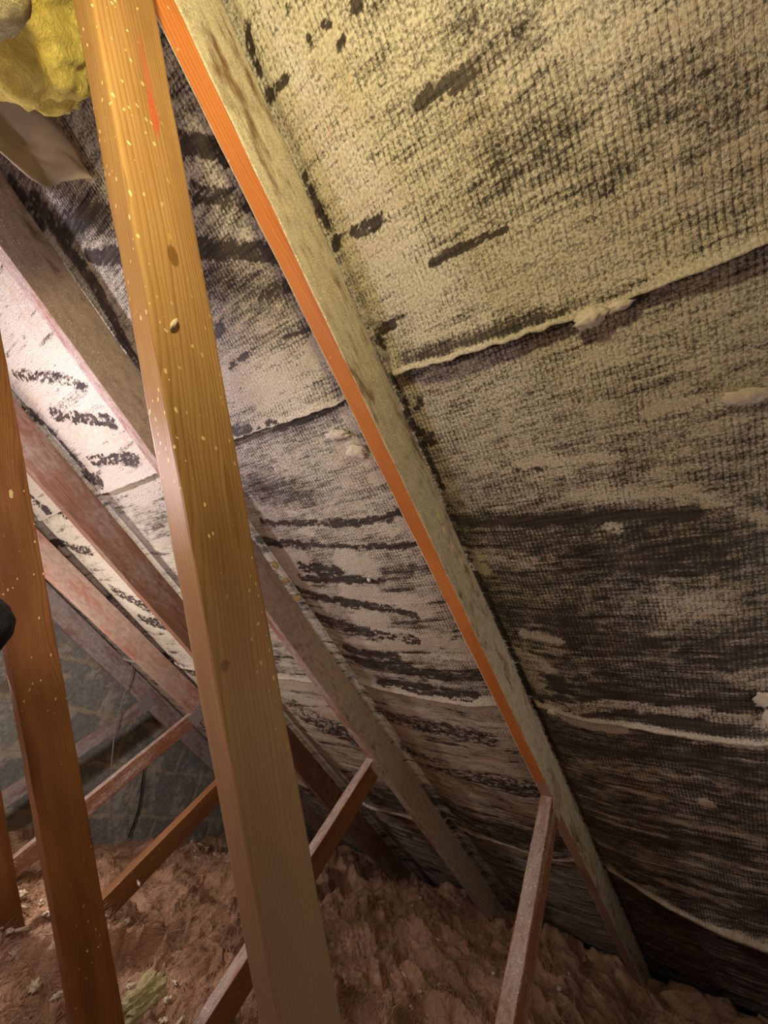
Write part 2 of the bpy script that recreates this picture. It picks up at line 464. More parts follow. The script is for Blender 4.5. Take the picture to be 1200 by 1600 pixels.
def felt_material():
    """black bitumen felt with a woven scrim, bloomed over with pale salts where 'cover' is high"""
    k = NT('bitumen_felt')
    uv = k.n('ShaderNodeUVMap').outputs[0]                   # metres: across, down the slope
    cover = k.n('ShaderNodeAttribute', attribute_name='cover').outputs['Fac']
    tint = k.n('ShaderNodeAttribute', attribute_name='ochre').outputs['Fac']
    wob = k.vscale(k.noise(uv, 30.0, 2.0, 0.5, 0.0, True), (0.006, 0.006, 0.0))
    wv = k.vadd(uv, wob)
    sep = k.n('ShaderNodeSeparateXYZ'); k.put(sep.inputs[0], wv)
    def thread(s, f, p):
        w = k.math('ABSOLUTE', k.math('SINE', k.math('MULTIPLY', s, f)))
        return k.math('POWER', w, p)
    tx = thread(sep.outputs[0], math.pi / 0.0080, 0.30)
    ty = thread(sep.outputs[1], math.pi / 0.0088, 0.30)
    weave = k.math('MULTIPLY', tx, ty)                      # 0 in the gaps between threads
    weave = k.math('ADD', k.math('MULTIPLY', weave, 0.6), k.math('MULTIPLY', tx, 0.4))
    n1 = k.noise(uv, 55.0, 5.0, 0.65)
    n2 = k.noise(uv, 260.0, 3.0, 0.6)
    st = k.noise(k.vscale(uv, (1.0, 6.0, 1.0)), 14.0, 5.0, 0.62)
    x = k.math('ADD', cover, k.math('MULTIPLY', k.math('SUBTRACT', n1, 0.5), 0.75))
    x = k.math('ADD', x, k.math('MULTIPLY', k.math('SUBTRACT', st, 0.5), 1.0))
    x = k.math('ADD', x, k.math('MULTIPLY', k.math('SUBTRACT', n2, 0.5), 0.95))
    gap = k.math('SUBTRACT', 1.0, weave)
    x = k.math('SUBTRACT', x, k.math('MULTIPLY', k.math('MULTIPLY', gap, k.mapr(k.noise(uv, 7.0, 3.0, 0.6), 0.3, 0.65, 0.25, 1.0)), 0.50))
    x = k.math('ADD', x, k.math('MULTIPLY', k.math('SUBTRACT', k.noise(uv, 620.0, 2.0, 0.6), 0.5), 0.5))
    fac = k.mapr(x, 0.12, 0.74)
    frost = k.mix(k.mapr(n2, 0.3, 0.7), (0.40, 0.375, 0.31), (0.72, 0.68, 0.58))
    frost = k.mix(k.math('MULTIPLY', tint, k.mapr(n1, 0.35, 0.65)), frost, (0.46, 0.34, 0.22))
    dark = k.mix(k.mapr(st, 0.3, 0.7), (0.018, 0.015, 0.015), (0.085, 0.068, 0.056))
    dark = k.mix(k.math('MULTIPLY', k.mapr(weave, 0.55, 1.0), k.mapr(n2, 0.3, 0.7, 0.1, 0.9)), dark, (0.080, 0.070, 0.062))
    c = k.mix(fac, dark, frost)
    h = k.math('ADD', k.math('MULTIPLY', weave, 0.6), k.math('ADD', k.math('MULTIPLY', n2, 1.0), k.math('MULTIPLY', fac, 0.8)))
    nb = k.bump(h, 0.6, 0.0018)
    nb = k.bump(n1, 0.35, 0.006, nb)
    return k.done(c, k.mapr(fac, 0.0, 1.0, 0.55, 0.92), nb)


M['felt'] = felt_material()


def block_material():
    k = NT('concrete_block')
    tc = k.n('ShaderNodeTexCoord').outputs['Object']
    sep = k.n('ShaderNodeSeparateXYZ'); k.put(sep.inputs[0], tc)
    cmb = k.n('ShaderNodeCombineXYZ')
    k.put(cmb.inputs[0], sep.outputs[0]); k.put(cmb.inputs[1], sep.outputs[2])
    wob = k.vscale(k.noise(tc, 9.0, 3.0, 0.6, 0.0, True), (0.05, 0.05, 0.0))
    vec = k.vadd(cmb.outputs[0], wob)
    br = k.n('ShaderNodeTexBrick')
    k.put(br.inputs['Vector'], vec)
    br.inputs['Scale'].default_value = 1.0
    br.inputs['Brick Width'].default_value = 0.46
    br.inputs['Row Height'].default_value = 0.26
    br.inputs['Mortar Size'].default_value = 0.016
    br.inputs['Mortar Smooth'].default_value = 0.4
    k.put(br.inputs['Color1'], (0.31, 0.31, 0.29)); k.put(br.inputs['Color2'], (0.41, 0.40, 0.36))
    k.put(br.inputs['Mortar'], (0.55, 0.47, 0.33))
    n = k.noise(tc, 7.0, 5.0, 0.65)
    n2 = k.noise(tc, 60.0, 4.0, 0.65)
    c = k.mix(k.mapr(n2, 0.3, 0.7, 0.0, 0.5), br.outputs['Color'], (0.09, 0.09, 0.085))
    c = k.mix(k.mapr(n, 0.54, 0.60, 0.0, 0.85), c, (0.52, 0.46, 0.38))          # smeared mortar
    c = k.mix(k.mapr(k.noise(tc, 3.0, 3.0, 0.6), 0.55, 0.75, 0.0, 0.6), c, (0.20, 0.13, 0.06))
    h = k.math('ADD', k.math('MULTIPLY', n2, 0.5), k.math('ADD', n, k.math('MULTIPLY', br.outputs['Fac'], -0.4)))
    return k.done(c, 0.95, k.bump(h, 0.6, 0.012))


def wool_material(name, a, b, hi):
    k = NT(name)
    tc = k.n('ShaderNodeTexCoord').outputs['Object']
    n1 = k.noise(tc, 6.0, 4.0, 0.6)
    n2 = k.noise(k.vscale(tc, (1.0, 1.8, 1.4)), 38.0, 6.0, 0.72, 2.0)
    n3 = k.noise(tc, 320.0, 3.0, 0.7)
    c = k.mix(k.mapr(n1, 0.3, 0.7), a, b)
    c = k.mix(k.mapr(n2, 0.55, 0.75, 0.0, 0.6), c, hi)
    sp = k.mapr(n3, 0.58, 0.70, 0.0, 0.7)
    c = k.mix(sp, c, hi)
    h = k.math('ADD', k.math('MULTIPLY', n2, 1.2), k.math('MULTIPLY', n3, 0.35))
    return k.done(c, 0.95, k.bump(h, 0.9, 0.007))


M['wool'] = wool_material('pink_brown_mineral_wool', (0.42, 0.235, 0.14), (0.62, 0.385, 0.25), (0.80, 0.62, 0.45))
M['yellow_wool'] = wool_material('yellow_glass_wool', (0.84, 0.64, 0.12), (0.92, 0.80, 0.22), (0.94, 0.88, 0.42))
M['grey_wool'] = wool_material('greyish_yellow_wool', (0.42, 0.38, 0.19), (0.52, 0.48, 0.27), (0.60, 0.56, 0.36))
M['yellow_wool_pale'] = wool_material('pale_yellow_wool', (0.78, 0.68, 0.34), (0.86, 0.79, 0.46), (0.90, 0.85, 0.60))
M['drape'] = plain('grubby_membrane', (0.62, 0.52, 0.40), 0.7, 14.0, 0.4, 0.3, 0.004)
M['blocks'] = block_material()

# ------------------------------------------------------------------ measured truss geometry
PITCH = 0.4038
ZR, DEP, TH = 0.6099, 0.1013, 0.0345
APEX = -0.36
SP = 0.6
Y1 = 0.3483
T = [dict(dy=0, rz=0, rp=0, ro=0, bo=0, bb=0, dd=.0023),
     dict(dy=.0039, rz=-.016, rp=.0132, ro=-.0087, bo=-.0238, bb=-.0283, dd=-.0049),
     dict(dy=.012, rz=-.0187, rp=.0089, ro=-.0118, bo=-.0083, bb=-.0209, dd=0),
     dict(dy=.0258, rz=-.0016, rp=-.0235, ro=0, bo=-.0219, bb=-.0406, dd=0),
     dict(dy=.0074, rz=.0052, rp=0, ro=0, bo=-.0142, bb=0, dd=0)]
TANP, COSP, SINP = math.tan(PITCH), math.cos(PITCH), math.sin(PITCH)
H_ROOF = ZR * COSP + DEP            # distance of the felt plane from the origin
YG = 3.1068                         # face of the gable wall
BEAMS = [Y1 + i * SP + t['dy'] for i, t in enumerate(T)]


def roof_pt(y, s, off=0.0):
    """point on the felt plane: y along the ridge, s down the slope, off towards the attic"""
    h = H_ROOF - off
    return (s * COSP + h * SINP, y, -s * SINP + h * COSP + ZO)


def timber(name, parent, base, dr, up, L0, L1, w, t, mats, y, seg=0.05, wob=0.00035, seed=0, bev=0.0022):
    """sawn timber. base/dr/up are (x, z) in the truss plane; L0, L1 give the length at the lower and the
    upper edge as pairs (so ends can be mitred). mats: side faces, lower edge, upper edge."""
    n = max(8, int(abs(max(L1) - min(L0)) / seg))
    r = np.random.default_rng(seed + 101)
    ring = [(0, 0), (0, 1), (1, 1), (1, 0)]                 # (thickness, height)
    bm = bmesh.new()
    rows = []
    for i in range(n + 1):
        f = i / n
        row = []
        for a, b in ring:
            l0 = L0[0] * (1 - b) + L0[1] * b
            l1 = L1[0] * (1 - b) + L1[1] * b
            x = l0 + (l1 - l0) * f
            row.append(bm.verts.new((x, a * t + r.normal(0, wob), b * w + r.normal(0, wob))))
        rows.append(row)
    for i in range(n):
        for j in range(4):
            k = (j + 1) % 4
            fc = bm.faces.new((rows[i][j], rows[i][k], rows[i + 1][k], rows[i + 1][j]))
            fc.material_index = {0: 0, 1: 2, 2: 0, 3: 1}[j]
    bm.faces.new(rows[0][::-1]); bm.faces.new(rows[-1])
    bmesh.ops.recalc_face_normals(bm, faces=bm.faces)
    es = [e for e in bm.edges if len(e.link_faces) == 2 and e.calc_face_angle(0) > 0.8]
    bmesh.ops.bevel(bm, geom=es, offset=bev, segments=2, affect='EDGES', profile=0.6)
    me = bpy.data.meshes.new(name)
    bm.to_mesh(me); bm.free()
    o = bpy.data.objects.new(name, me)
    COL.objects.link(o)
    for m in mats: me.materials.append(m)
    mw = Matrix(((dr[0], 0, up[0], base[0]), (0, 1, 0, y), (dr[1], 0, up[1], base[1] + ZO), (0, 0, 0, 1)))
    if parent is not None:
        o.parent = parent
        o.matrix_parent_inverse = Matrix.Identity(4)
        o.matrix_basis = Matrix.Translation(-Vector(parent.location)) @ mw
    else:
        o.matrix_basis = mw
    return o


def cut(base, dr, up, w, p0, nrm):
    """lengths along dr, at the lower and upper edge, where the timber meets the line through p0 with normal nrm"""
    out = []
    for z in (0, w):
        bx, bz = base[0] + up[0] * z, base[1] + up[1] * z
        den = dr[0] * nrm[0] + dr[1] * nrm[1]
        out.append(((p0[0] - bx) * nrm[0] + (p0[1] - bz) * nrm[1]) / den)
    return out


# ------------------------------------------------------------------ the setting: floor, gable wall, roof slopes
def box_mesh(name, x0, x1, y0, y1, z0, z1):
    bm = bmesh.new()
    bmesh.ops.create_cube(bm, size=1)
    for v in bm.verts:
        v.co = ((x0 + x1) / 2 + v.co.x * (x1 - x0), (y0 + y1) / 2 + v.co.y * (y1 - y0), (z0 + z1) / 2 + v.co.z * (z1 - z0))
    me = bpy.data.meshes.new(name); bm.to_mesh(me); bm.free()
    return me


tag(link('floor', box_mesh('floor', -4.2, 3.75, -1.2, YG + 0.1, -0.03, 0.0), None, [M['backing']]), kind='structure')

# gable wall: a thick blockwork triangle whose face is modelled with the unevenness of the blocks
nx, nz = 420, 190
gx = np.linspace(-1.6, 3.7, nx); gv = np.linspace(0, 1, nz)
X, V = np.meshgrid(gx, gv, indexing='ij')
top = ZR + DEP / COSP - np.abs(X - APEX) * TANP - APEX * TANP + ZO - 0.004
Z = V * np.maximum(top, 0.02)
row = np.floor((Z - ZO + 0.647) / 0.26)
Yg = YG + 0.004 * (hash2(np.floor((X + row * 0.23) / 0.46), row, 3) - 0.5) + 0.016 * fbm(X * 5, Z * 5, 3, 4)
P = np.stack([X, Yg, Z], -1)
wall = tag(link('wall_back', grid_mesh('wall_back', P, flip=False), None, [M['blocks']], True), kind='structure')
md = wall.modifiers.new('thickness', 'SOLIDIFY'); md.thickness = 0.1; md.offset = -1.0

# roof: black boards behind, courses of bitumen felt below them
bd = grid_mesh('ceiling', np.array([[roof_pt(y, s, -0.075) for s in (-0.72, 3.75)] for y in (-1.2, YG)]))
ceiling = tag(link('ceiling', bd, None, [M['backing']]), kind='structure')
md = ceiling.modifiers.new('thickness', 'SOLIDIFY'); md.thickness = 0.02; md.offset = 1.0


def mirror(p):
    return (2 * APEX - p[0], p[1], p[2])


YS = np.concatenate([np.arange(-1.1, -0.3, 0.012), np.arange(-0.3, 1.0, 0.0035), np.arange(1.0, 1.7, 0.005), np.arange(1.7, YG - 0.004, 0.01)])


def bay_shape(y):
    """0 over a rafter, 1 in the middle of a bay"""
    d = np.full_like(y, 9.0)
    for b in [BEAMS[0] - SP, BEAMS[0] - 2 * SP] + BEAMS:
        d = np.minimum(d, np.abs(y - (b + TH / 2)))
    return sstep(0.022, 0.16, d), sstep(0.017, 0.04, d)


def seam(y, k):
    xs, vs = {0: ((-1.2, -.16, .04, .34, .46, .78, 1.18, 1.52, 3.2), (.107, .107, .107, .083, .092, .074, .079, .072, .07)),
              1: ((-1.2, -.12, .1, .33, .44, .83, 1.4, 3.2), (1.056, 1.053, 1.043, 1.022, 1.026, 1.004, 1.0, 1.0)),
              2: ((-1.2, -.1, .126, .347, .6, 1.2, 3.2), (2.10, 2.08, 2.043, 1.963, 1.99, 2.02, 2.03))}[k]
    return np.interp(y, xs, vs)


def stroke_fields(Y, S):
    c = np.zeros_like(Y); mn = np.zeros_like(Y)
    n = fbm(Y * 22, S * 45, 5, 4, 0.65) * 3.2 + fbm(Y * 110, S * 140, 15, 2) * 1.6
    crust = fbm(Y * 90, S * 130, 25, 3) * 2
    for pts, w, v in STROKES:
        p = np.array(pts)
        lo = p.min(0) - 3 * w; hi = p.max(0) + 3 * w
        ii = np.where((Y[:, 0] > lo[0]) & (Y[:, 0] < hi[0]))[0]
        if len(ii) < 2: continue
        i0, i1 = ii[0], ii[-1] + 1
        y = Y[i0:i1]; s = S[i0:i1]
        d = np.full(y.shape, 9.0)
        for a, b in zip(p[:-1], p[1:]):
            ab = b - a
            t = np.clip(((y - a[0]) * ab[0] + (s - a[1]) * ab[1]) / (ab @ ab + 1e-12), 0, 1)
            d = np.minimum(d, np.hypot(y - a[0] - t * ab[0], s - a[1] - t * ab[1]))
        hard = abs(v) >= 0.5
        nn = n[i0:i1]
        if hard:
            wn = w * (0.8 if v > 0 else 0.72)
            if v < 0 and len(p) > 2: wn *= 0.85
            m = sstep(1.5, 0.7, d / wn + nn * 0.9 * min(1.0, 0.011 / w)) * (1 - 0.75 * sstep(0.12, 0.5, crust[i0:i1] + 0.25 * (v < 0)))
        else:
            m = np.exp(-(d / w) ** 2 * 0.8)
        if v < 0:
            mn[i0:i1] = np.minimum(mn[i0:i1], v * m)
        else:
            c[i0:i1] = np.maximum(c[i0:i1], v * m * (0.60 + 0.65 * sstep(-0.2, 0.3, crust[i0:i1])))
    return c, mn


def felt_course(k):
    """one horizontal course of felt between two laps; its lower edge hangs inside the next course"""
    ns = 230
    y = YS[:, None]
    if k == 0: s0 = np.full_like(y, -0.70)
    else: s0 = seam(y, k - 1) - 0.07
    if k == 3:
        s0 = seam(y, 2) - 0.03 + 0.125 * sstep(0.27, 0.0, y)       # torn away from the course above at the right
        s1 = np.full_like(y, 3.62)
    else:
        s1 = seam(y, k)
    edge = 0.0028 * fbm(y * 60, y * 0 + k, 8 + k, 3) * 2 + 0.002 * fbm(y * 9, y * 0, 2 + k, 2)
    s1 = s1 + edge
    f = np.linspace(0, 1, ns) ** 0.9
    S = s0 + (s1 - s0) * f[None, :]
    Y = np.repeat(y, ns, 1)
    bay, hard = bay_shape(Y)
    fl = (S - s0) / (s1 - s0)
    off = -0.006 - 0.010 * (1 - hard)
    off = off + bay * (0.010 + 0.010 * fl * (k < 3))
    off = off + bay * 0.012 * fbm(Y * 4, S * 5, 31 + k, 3)
    rip = sstep(0.6, 1.3, S)                                        # creases run along the ridge lower down
    bay2 = ((Y > BEAMS[0]) & (Y < BEAMS[1]))
    ramp = np.maximum(rip, 0.7 * sstep(0.5, 0.8, S) * bay2)
    off = off + hard * ramp * 0.009 * (ridged(Y * 2.2, S * 17 + 1.5 * fbm(Y * 3, S * 3, 4), 12, 3) - 0.5)
    off = off + hard * 0.0022 * fbm(Y * 28, S * 34, 40, 4)
    dist = s1 - S
    curl = (0.008 + 0.014 * np.clip(vnoise(y * 5, y * 0, 60 + k), 0, 1)) * (k < 3)
    if k == 2: curl = curl + 0.035 * sstep(0.30, 0.0, y)
    off = off + hard * curl * np.exp(-dist / 0.025)
    if k == 3:
        off = off + hard * (0.018 * sstep(0.3, 0.05, Y) * sstep(0.5, 0.0, S - s0)) - 0.008 * np.exp(-(S - s0) / 0.05)
    # pale bloom
    pos, neg = stroke_fields(Y, S)
    base = np.where(Y < BEAMS[0] + .01, 0.66 - 0.20 * sstep(0.0, 1.0, S) - 0.10 * sstep(-0.05, -0.4, Y) * 0, 0.55)
    base = np.where(bay2, 0.62 - 0.06 * sstep(0.5, -0.4, S), base)
    base = np.where(Y > BEAMS[1], 0.60 + 0.55 * fbm(Y * 9, S * 26, 58, 4, 0.6), base)
    base = base + 0.16 * sstep(1.0, 1.12, S) - 0.16 * sstep(1.8, 2.2, S)
    base = base + 0.22 * fbm(Y * 5, S * 9, 70, 3) + 0.16 * fbm(Y * 60, S * 70, 73, 3) + rip * 0.30 * fbm(Y * 3.5, S * 30, 72, 4)
    base = base - 0.42 * sstep(0.08, 0.24, fbm(Y * 7 + 2 * fbm(Y * 9, S * 9, 54, 2), S * 55, 55, 4, 0.6)) * np.where(bay2, sstep(0.3, 0.6, S), np.where(Y > BEAMS[1], 0.9, 0.35 * sstep(0.6, 1.0, S)))
    base = base + 0.34 * sstep(0.10, 0.26, fbm(Y * 8, S * 48, 56, 4, 0.6)) * sstep(0.5, 1.0, S)
    base = base - (0.05 * sstep(0.1, 0.25, S) + 0.11 * sstep(0.25, 0.6, S)) * (Y < BEAMS[0])
    base = base + 0.17 * sstep(0.08, 0.28, fbm(Y * 20, S * 30, 57, 4, 0.65)) * sstep(0.1, 0.3, S)
    cover = np.clip(base + pos, 0, 1.2) + neg * 1.2
    rim = np.exp(-(dist / (0.0075 if k == 0 else 0.011)) ** 2) * (k < 3) * (0.55 + 0.9 * vnoise(Y * 16, Y * 0, 90 + k))
    cover = cover + rim * 1.1
    under = (k > 0) * np.exp(-np.abs(S - (seam(Y, max(k - 1, 0)) + 0.004)) / 0.010) * 0.35  # less bloom just below each lap, painting in the shade under its edge
    cover = cover - under
    ochre = 0.35 * sstep(0.0, 0.22, fbm(Y * 6, S * 8, 80, 3)) + 0.25 * (pos > 0.3)
    ochre = np.clip(ochre + 0.9 * sstep(0.95, 1.35, S), 0, 1)
    ochre = np.clip(ochre + 0.55 * sstep(0.12, -0.2, Y) * sstep(0.12, 0.02, S), 0, 1)
    # fold the thickness of the felt outwards at the lower edge
    off = np.concatenate([off, off[:, -1:] - 0.004], 1)
    S = np.concatenate([S, S[:, -1:]], 1); Y = np.concatenate([Y, Y[:, -1:]], 1)
    cover = np.concatenate([cover, cover[:, -1:]], 1); ochre = np.concatenate([ochre, ochre[:, -1:]], 1)
    h = H_ROOF - off
    P = np.stack([S * COSP + h * SINP, Y, -S * SINP + h * COSP + ZO], -1)
    me = grid_mesh('felt_sheet', P, np.stack([Y, S], -1), dict(cover=cover, ochre=ochre))
    return link('felt_sheet', me, ceiling, [M['felt']], True)


courses = [felt_course(k) for k in range(4)]

# the opposite slope, out of the picture, closes the attic
ys = np.linspace(-1.1, YG - 0.004, 60); ss = np.linspace(-0.72, 3.5, 60)
Yq, Sq = np.meshgrid(ys, ss, indexing='ij')
h = H_ROOF + 0.012 - 0.01 * bay_shape(Yq)[0]
Pq = np.stack([2 * APEX - (Sq * COSP + h * SINP), Yq, -Sq * SINP + h * COSP + ZO], -1)
tag(link('ceiling', grid_mesh('ceiling_far_slope', Pq, np.stack([Yq, Sq], -1), dict(cover=np.full(Yq.shape, .5), ochre=np.full(Yq.shape, .2)), True),
         None, [M['felt']], True), kind='structure')

# ------------------------------------------------------------------ trussed rafters
ZB = -0.765                         # top of the tie, below the insulation
TL = ['nearest trussed rafter, with the broad orange-brown web filling the foreground',
      'second trussed rafter from the front, its brown web along the left edge',
      'middle trussed rafter of the five, rust-brown, its brown strut meeting the broad web',
      'fourth trussed rafter back, salmon-pink rafter whose thin reddish strut crosses the block wall',
      'furthest trussed rafter, mauve-grey rafter lying against the grey block gable wall']
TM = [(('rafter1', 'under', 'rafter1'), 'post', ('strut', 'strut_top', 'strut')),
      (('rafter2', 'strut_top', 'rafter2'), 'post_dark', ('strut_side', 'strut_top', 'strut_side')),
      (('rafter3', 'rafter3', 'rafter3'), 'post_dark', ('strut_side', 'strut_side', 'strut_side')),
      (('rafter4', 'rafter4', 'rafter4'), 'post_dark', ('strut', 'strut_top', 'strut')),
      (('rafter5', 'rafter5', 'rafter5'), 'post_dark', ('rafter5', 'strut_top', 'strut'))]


def plate_mesh(w, h, t=0.0014):
    bm = bmesh.new()
    bmesh.ops.create_cube(bm, size=1)
    for v in bm.verts: v.co = (v.co.x * w, v.co.y * t, v.co.z * h)
    nx, nz = int(w / 0.013), int(h / 0.013)
    for i in range(nx):
        for j in range(nz):                                    # rows of punched teeth
            r = bmesh.ops.create_cube(bm, size=1)
            cx, cz = (i + .5) / nx * w - w / 2, (j + .5) / nz * h - h / 2
            for v in r['verts']: v.co = (cx + v.co.x * 0.0075, -t * 0.7 + v.co.y * t, cz + v.co.z * 0.003)
    me = bpy.data.meshes.new('nail_plate'); bm.to_mesh(me); bm.free()
    return me


TR = []
for i in range(5):
    q = T[i]
    y = BEAMS[i]
    root = empty('roof_truss', (0.8, y, 0.0))
    tag(root, TL[i], 'roof truss')
    TR.append(root)
    rm, pm, sm = TM[i]
    p = PITCH + q['rp']; d = DEP + q['dd']
    tp, cp, sp = math.tan(p), math.cos(p), math.sin(p)
    rb = (0.0, ZR + q['rz'] + 1.2 * (tp - TANP))
    dr, up = (cp, -sp), (sp, cp)
    L0 = cut(rb, dr, up, d, (APEX, 0), (1, 0))
    L1 = cut(rb, dr, up, d, (3.68, 0), (1, 0))
    timber('rafter', root, rb, dr, up, L0, L1, d, TH, [M[m] for m in rm], y, seed=i)
    # the rafter of the other slope, cut short of the eaves beyond the picture
    mb = (2 * APEX - rb[0], rb[1]); mdr, mup = (cp, sp), (-sp, cp)
    a0 = cut(mb, mdr, mup, d, (APEX - 2.2, 0), (1, 0)); a1 = cut(mb, mdr, mup, d, (APEX - 0.0005, 0), (1, 0))
    timber('rafter', root, mb, mdr, mup, a0, a1, d, TH, [M[m] for m in rm], y, seed=40 + i)
    # long web from the ridge down to the tie
    a = 0.666; w = 0.0677
    wb = (0.2602 + q['ro'], 0.0); dr2, up2 = (math.sin(a), -math.cos(a)), (math.cos(a), math.sin(a))
    L0 = cut(wb, dr2, up2, w, rb, up); L1 = cut(wb, dr2, up2, w, (0, ZB), (0, 1))
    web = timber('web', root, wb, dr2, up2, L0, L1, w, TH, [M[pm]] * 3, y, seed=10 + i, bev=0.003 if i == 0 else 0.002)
    # short strut from the rafter back to the foot of the web
    b = 0.7253 + q['bb']; w2 = 0.0695
    sb = (1.4056 + q['bo'], 0.0); dr3, up3 = (-math.sin(b), -math.cos(b)), (math.cos(b), -math.sin(b))
    L0 = cut(sb, dr3, up3, w2, rb, up); L1 = cut(sb, dr3, up3, w2, (0, ZB), (0, 1))
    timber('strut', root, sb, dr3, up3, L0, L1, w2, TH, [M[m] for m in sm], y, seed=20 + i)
    # tie along the floor, buried in the insulation
    timber('tie_beam', root, (-1.2, ZB - 0.084), (1, 0), (0, 1), (0, 0), (4.75, 4.62), 0.083, TH, [M['strut_side']] * 3, y, seed=30 + i)
    # pressed nail plate over the joint of strut and rafter
    jx, jz = sb[0] + dr3[0] * (L0[0] + L0[1]) / 2 + up3[0] * w2 / 2, sb[1] + dr3[1] * (L0[0] + L0[1]) / 2 + up3[1] * w2 / 2
    pl = link('nail_plate', plate_mesh(0.075, 0.085), None, [M['plate'] if i > 2 else M['rafter2']])
    pl.parent = root
    jx += up[0] * 0.012; jz += up[1] * 0.012
    pl.matrix_basis = Matrix.Translation(-Vector(root.location)) @ Matrix(((cp, 0, sp, jx), (0, 1, 0, y - 0.0013), (-sp, 0, cp, jz + ZO), (0, 0, 0, 1)))

# ------------------------------------------------------------------ insulation quilt
def wool_height(x, y):
    z = -0.585 + 0 * x
    z = z - 0.13 * sstep(1.9, 3.0, y) * sstep(3.3, 2.4, x)
    z = z - 0.07 * np.exp(-((x - 1.75) ** 2 / 0.12 + (y - 1.0) ** 2 / 0.05))
    z = z + 0.06 * sstep(2.4, 3.2, x) * sstep(2.6, 1.2, y)
    z = z - 0.05 * sstep(0.9, 0.2, y)
    wx = x + 0.10 * fbm(x * 3, y * 3, 1, 3); wy = y + 0.10 * fbm(x * 3, y * 3, 21, 3)
    z = z + 0.15 * fbm(wx * 3.2, wy * 3.2, 3, 3)
    rx = wx * 0.75 + wy * 0.66; ry = -wx * 0.66 + wy * 0.75
    z = z + 0.075 * (ridged(rx * 2.6, ry * 7.0, 6, 2) - 0.6)
    z = z + 0.030 * (ridged(rx * 6 + fbm(x * 9, y * 9, 7, 2), ry * 22, 9, 3) - 0.6)
    z = z + 0.010 * (ridged(rx * 18 + 2 * fbm(x * 16, y * 16, 5, 2), ry * 70, 19, 2) - 0.6)
    z = z - 0.085 * sstep(0.10, 0.22, fbm(wx * 5, wy * 5, 33, 3))
    z = z + 0.012 * fbm(x * 70, y * 70, 13, 3)
    return z


gx = np.concatenate([np.arange(-1.4, 0.5, 0.03), np.arange(0.5, 3.2, 0.0065), np.arange(3.2, 3.62, 0.02)])
gy = np.concatenate([np.arange(-1.1, 0.1, 0.03), np.arange(0.1, 2.2, 0.0065), np.arange(2.2, YG - 0.016, 0.010)])
Xw, Yw = np.meshgrid(gx, gy, indexing='ij')
Zw = wool_height(Xw, Yw)
lim = (H_ROOF - Xw * SINP) / COSP - 0.025
Zw = np.minimum(Zw, lim)
Xw2 = Xw + 0.07 * fbm(Xw * 12, Yw * 12, 44, 3); Yw2 = np.minimum(Yw + 0.05 * fbm(Xw * 14, Yw * 14, 45, 3), YG - 0.018)
WV = np.stack([Xw2, Yw2, Zw + ZO], -1)


def with_fibres(me, V, count, seed):
    """the quilt's surface mesh plus loose glass fibres: narrow curved ribbons lying along its folds"""
    r = np.random.default_rng(seed)
    sel = (V[:-1, :-1, 0] > 0.45) & (V[:-1, :-1, 0] < 3.15) & (V[:-1, :-1, 1] > 0.15) & (V[:-1, :-1, 1] < YG - 0.085) & (V[:-1, :-1, 2] - ZO < (H_ROOF - V[:-1, :-1, 0] * SINP) / COSP - 0.11)
    ii, jj = np.where(sel)
    pick = r.integers(0, len(ii), count)
    ii, jj = ii[pick], jj[pick]
    p = V[ii, jj] + (V[ii + 1, jj + 1] - V[ii, jj]) * r.random((count, 1))
    e1 = V[ii + 1, jj] - V[ii, jj]; e2 = V[ii, jj + 1] - V[ii, jj]
    nrm = np.cross(e1, e2); nrm /= np.linalg.norm(nrm, axis=1, keepdims=True) + 1e-9
    nrm[nrm[:, 2] < 0] *= -1
    ang = 0.72 + r.normal(0, 0.45, count) + 1.6 * fbm(p[:, 0] * 4, p[:, 1] * 4, 61, 2)
    t = np.stack([np.cos(ang), np.sin(ang), r.normal(0, 0.15, count)], 1)
    t -= nrm * (t * nrm).sum(1, keepdims=True) * 0.85
    t /= np.linalg.norm(t, axis=1, keepdims=True)
    L = r.uniform(0.012, 0.055, count) * (1 + 0.5 * r.random(count))
    w = r.uniform(0.0004, 0.0013, count)
    lift = r.uniform(0.02, 0.5, count) ** 1.6
    side = np.cross(t, nrm)
    bend = r.normal(0, 0.22, count)
    rows = []
    for k in range(4):
        f = k / 3
        c = p + t * (L * (f - 0.25))[:, None] + nrm * (0.0015 + L * lift * f * f)[:, None] + side * (bend * L * f * f)[:, None]
        ww = (w * (1.0 - 0.7 * f))[:, None]
        rows += [c - side * ww, c + side * ww]
    F = np.stack(rows, 1)                                      # (count, 8, 3)
    n0 = len(me.vertices)
    co = np.empty(n0 * 3, np.float32); me.vertices.foreach_get('co', co)
    lv = np.empty(len(me.loops), np.int32); me.loops.foreach_get('vertex_index', lv)
    base = n0 + np.arange(count)[:, None] * 8
    q = np.stack([np.concatenate([base + 2 * k, base + 2 * k + 1, base + 2 * k + 3, base + 2 * k + 2], 1) for k in range(3)], 1).reshape(-1)
    allv = np.concatenate([co, F.reshape(-1).astype(np.float32)]); alll = np.concatenate([lv, q.astype(np.int32)])
    out = bpy.data.meshes.new(me.name)
    out.vertices.add(len(allv) // 3); out.vertices.foreach_set('co', allv)
    out.loops.add(len(alll)); out.loops.foreach_set('vertex_index', alll)
    out.polygons.add(len(alll) // 4)
    out.polygons.foreach_set('loop_start', np.arange(0, len(alll), 4, dtype=np.int32))
    out.polygons.foreach_set('loop_total', np.full(len(alll) // 4, 4, np.int32))
    out.update(calc_edges=True)
    bpy.data.meshes.remove(me)
    return out


